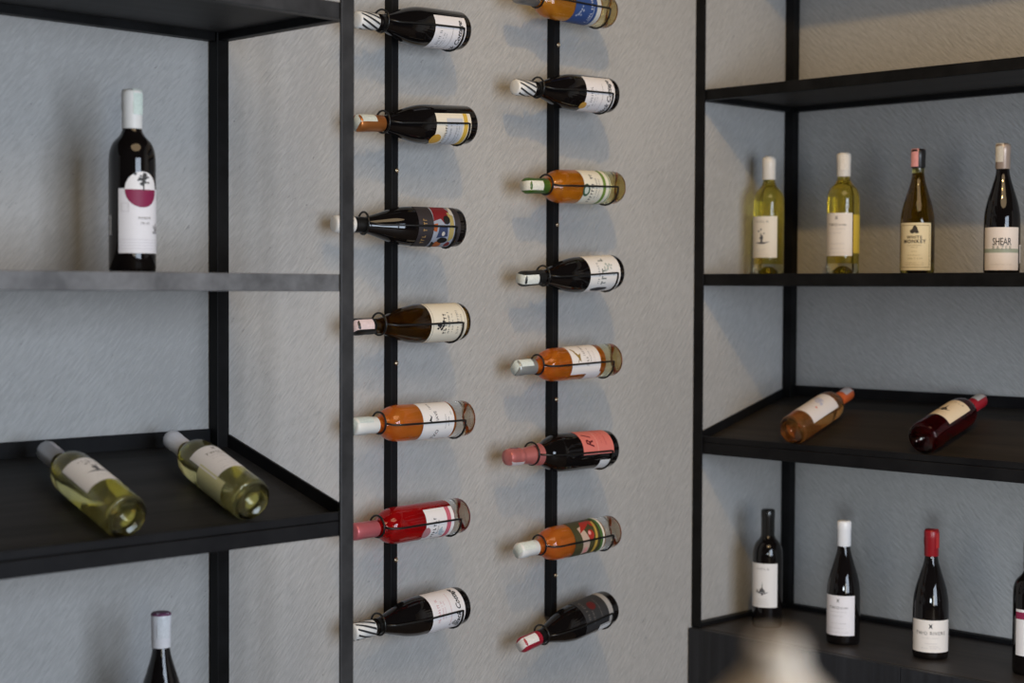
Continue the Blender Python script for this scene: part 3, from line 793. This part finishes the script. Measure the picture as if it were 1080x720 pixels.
# ---------------- right cabinet
GC = 'bottles standing on the right cabinet'
t = bottle('black bottle with black capsule and spire label on the cabinet in the corner', 'bordeaux', .304, .0385, cap=(.012, .012, .012), cap_len=.07, cap_rough=.25, group=GC)
island(t, .0385, .055, .168, (.78, .77, .77), em='tower', w=.041); stand(t, -.272, -.135, .6338, 216-20)
t = bottle('black bottle with plain white capsule and white label, second from the corner on the cabinet', 'burgundy', .302, .0410, cap=(.78, .79, .82), cap_len=.062, group=GC)
tworivers(t, .0410, .024, .122, (.76, .74, .78), w=.043); stand(t, -.297, -.384, .6338, 217-22)
t = bottle('black bottle with red capsule and wide cream label standing on the cabinet', 'burgundy', .303, .0420, cap=(.26, .008, .014), cap_len=.062, strip=(.42, .03, .03), strip_ang=70, group=GC)
tworivers(t, .0420, .018, .094, (.76, .71, .67), w=.054, big=True)
put_label(t, .0420, -.018, .018, .032, .086, (.74, .70, .67), name='back_label', rot=108)
stand(t, -.282, -.619, .6338, 219-8)
t = bottle('dark bottle with burgundy and white label cut off by the right edge of the picture', 'bordeaux', .300, .0400, cap=(.05, .02, .02), group=GC)
put_label(t, .0400, -.045, .045, .045, .150, (.76, .75, .77), layers=[('label_band', (.25, .02, .07), lines((0, .136, .09, .016)))])
stand(t, -.268, -.868, .6338, 219)

# ------------------------------------------------------------------ foreground (far out of focus)
bm = bmesh.new(); add_lathe(bm, [(0, 0), (.05, 0), (.058, .006), (.060, .02)]+smooth_prof([(.062, .03), (.066, .13), (.062, .180), (.050, .210), (.034, .230), (.020, .243), (.0115, .252), (.0095, .260), (.0092, .263)], 6)+[(.0092, .265), (.0065, .265), (.0065, .255), (0, .254)], 48)
v = link_mesh('ceramic_vase', bm, plain('cream_ceramic', (.46, .40, .33), .8, 0, .2, .05, 20), None, smooth=True)
v.location = (-3.227, -2.303, 1.098)
v['label'] = 'blurred cream narrow-necked vase close to the camera at the bottom right'; v['category'] = 'vase'
t = thing('bar_table', 'dark round bar table under the blurred cream vase, below the picture', 'table', (-3.227, -2.303, 0))
bm = bmesh.new(); add_lathe(bm, [(0, 1.068), (.17, 1.068), (.18, 1.074), (.18, 1.092), (.175, 1.098), (0, 1.098)], 48); link_mesh('table_top', bm, M_top, t)
bm = bmesh.new(); add_lathe(bm, [(0, .02), (.028, .02), (.025, 1.06), (0, 1.067)], 24); link_mesh('pedestal', bm, M_iron, t, smooth=True)
bm = bmesh.new(); add_lathe(bm, [(0, 0), (.2, 0), (.2, .012), (.03, .024), (0, .024)], 40); link_mesh('base', bm, M_iron, t)

# ------------------------------------------------------------------ light
def lamp(name, kind, loc, target, energy, col, **k):
    l = bpy.data.lights.new(name, kind); l.energy = energy; l.color = col
    for a, b in k.items(): setattr(l, a, b)
    o = bpy.data.objects.new(name, l); COL.objects.link(o); o.location = loc
    o.rotation_euler = (Vector(target)-Vector(loc)).to_track_quat('-Z', 'Y').to_euler()
    return o
lamp('ceiling_spot', 'SPOT', (-2.35, -1.85, 3.5), (.05, -.85, 1.65), 102, (1, .64, .23), spot_size=R_(86), spot_blend=.95, shadow_soft_size=.05)
# tall window panes on the street side, behind the photographer
for i in range(3):
    lamp('window_light', 'AREA', (-3.05+.62*i, -4.2, 1.45), (-3.05+.62*i, 0, 1.45), 37, (.73, .84, 1), shape='RECTANGLE', size=.5, size_y=1.9)
for i in range(2):
    lamp('left_fill_light', 'AREA', (-5.2+.62*i, -6.0, 1.2), (-2.5, 0, 1.25), 21, (1, .92, .75), shape='RECTANGLE', size=.5, size_y=1.9)  # added fill, placed to lift the left part of the side wall
lamp('ceiling_bounce_fill', 'AREA', (-2.6, -2.6, 3.5), (-2.6, -2.6, 0), 52, (1, .73, .44), shape='DISK', size=2.4)  # added soft overhead fill standing in for light bounced off the ceiling
lamp('low_fill', 'SPOT', (-2.9, -2.15, .99), (0, -.55, .84), 80, (.80, .91, 1), spot_size=R_(20), spot_blend=.6, shadow_soft_size=.2)  # added fill that brightens the end wall above the cabinet, no lamp there
w = bpy.data.worlds.new('world'); S.world = w; w.use_nodes = True
bg = w.node_tree.nodes['Background']; bg.inputs['Color'].default_value = (.62, .70, .80, 1); bg.inputs['Strength'].default_value = .02

# ------------------------------------------------------------------ camera
f_px, yaw, pit, rol = 1752.1, .7859, .0313, .0044
F = Vector((math.cos(yaw)*math.cos(pit), math.sin(yaw)*math.cos(pit), -math.sin(pit)))
Rt = Vector((math.sin(yaw), -math.cos(yaw), 0)); U = Rt.cross(F)
R2 = Rt*math.cos(rol)+U*math.sin(rol); U2 = -Rt*math.sin(rol)+U*math.cos(rol)
cd = bpy.data.cameras.new('camera'); cam = bpy.data.objects.new('camera', cd); COL.objects.link(cam)
cam.matrix_world = Matrix.Translation((-3.7662, -2.6932, 1.5024)) @ Matrix((R2, U2, -F)).transposed().to_4x4()
cd.sensor_width = 36; cd.sensor_fit = 'HORIZONTAL'; cd.lens = f_px/1080*36
cd.clip_start = .05
cd.dof.use_dof = True; cd.dof.focus_distance = 3.45; cd.dof.aperture_fstop = 2.8
S.camera = cam
S.view_settings.view_transform = 'Standard'
try: S.view_settings.look = 'None'
except Exception: pass
S.view_settings.gamma = 1; S.view_settings.use_curve_mapping = False
S.view_settings.exposure = 0.0
for o in bpy.data.objects:
    if '_r' in o: del o['_r']
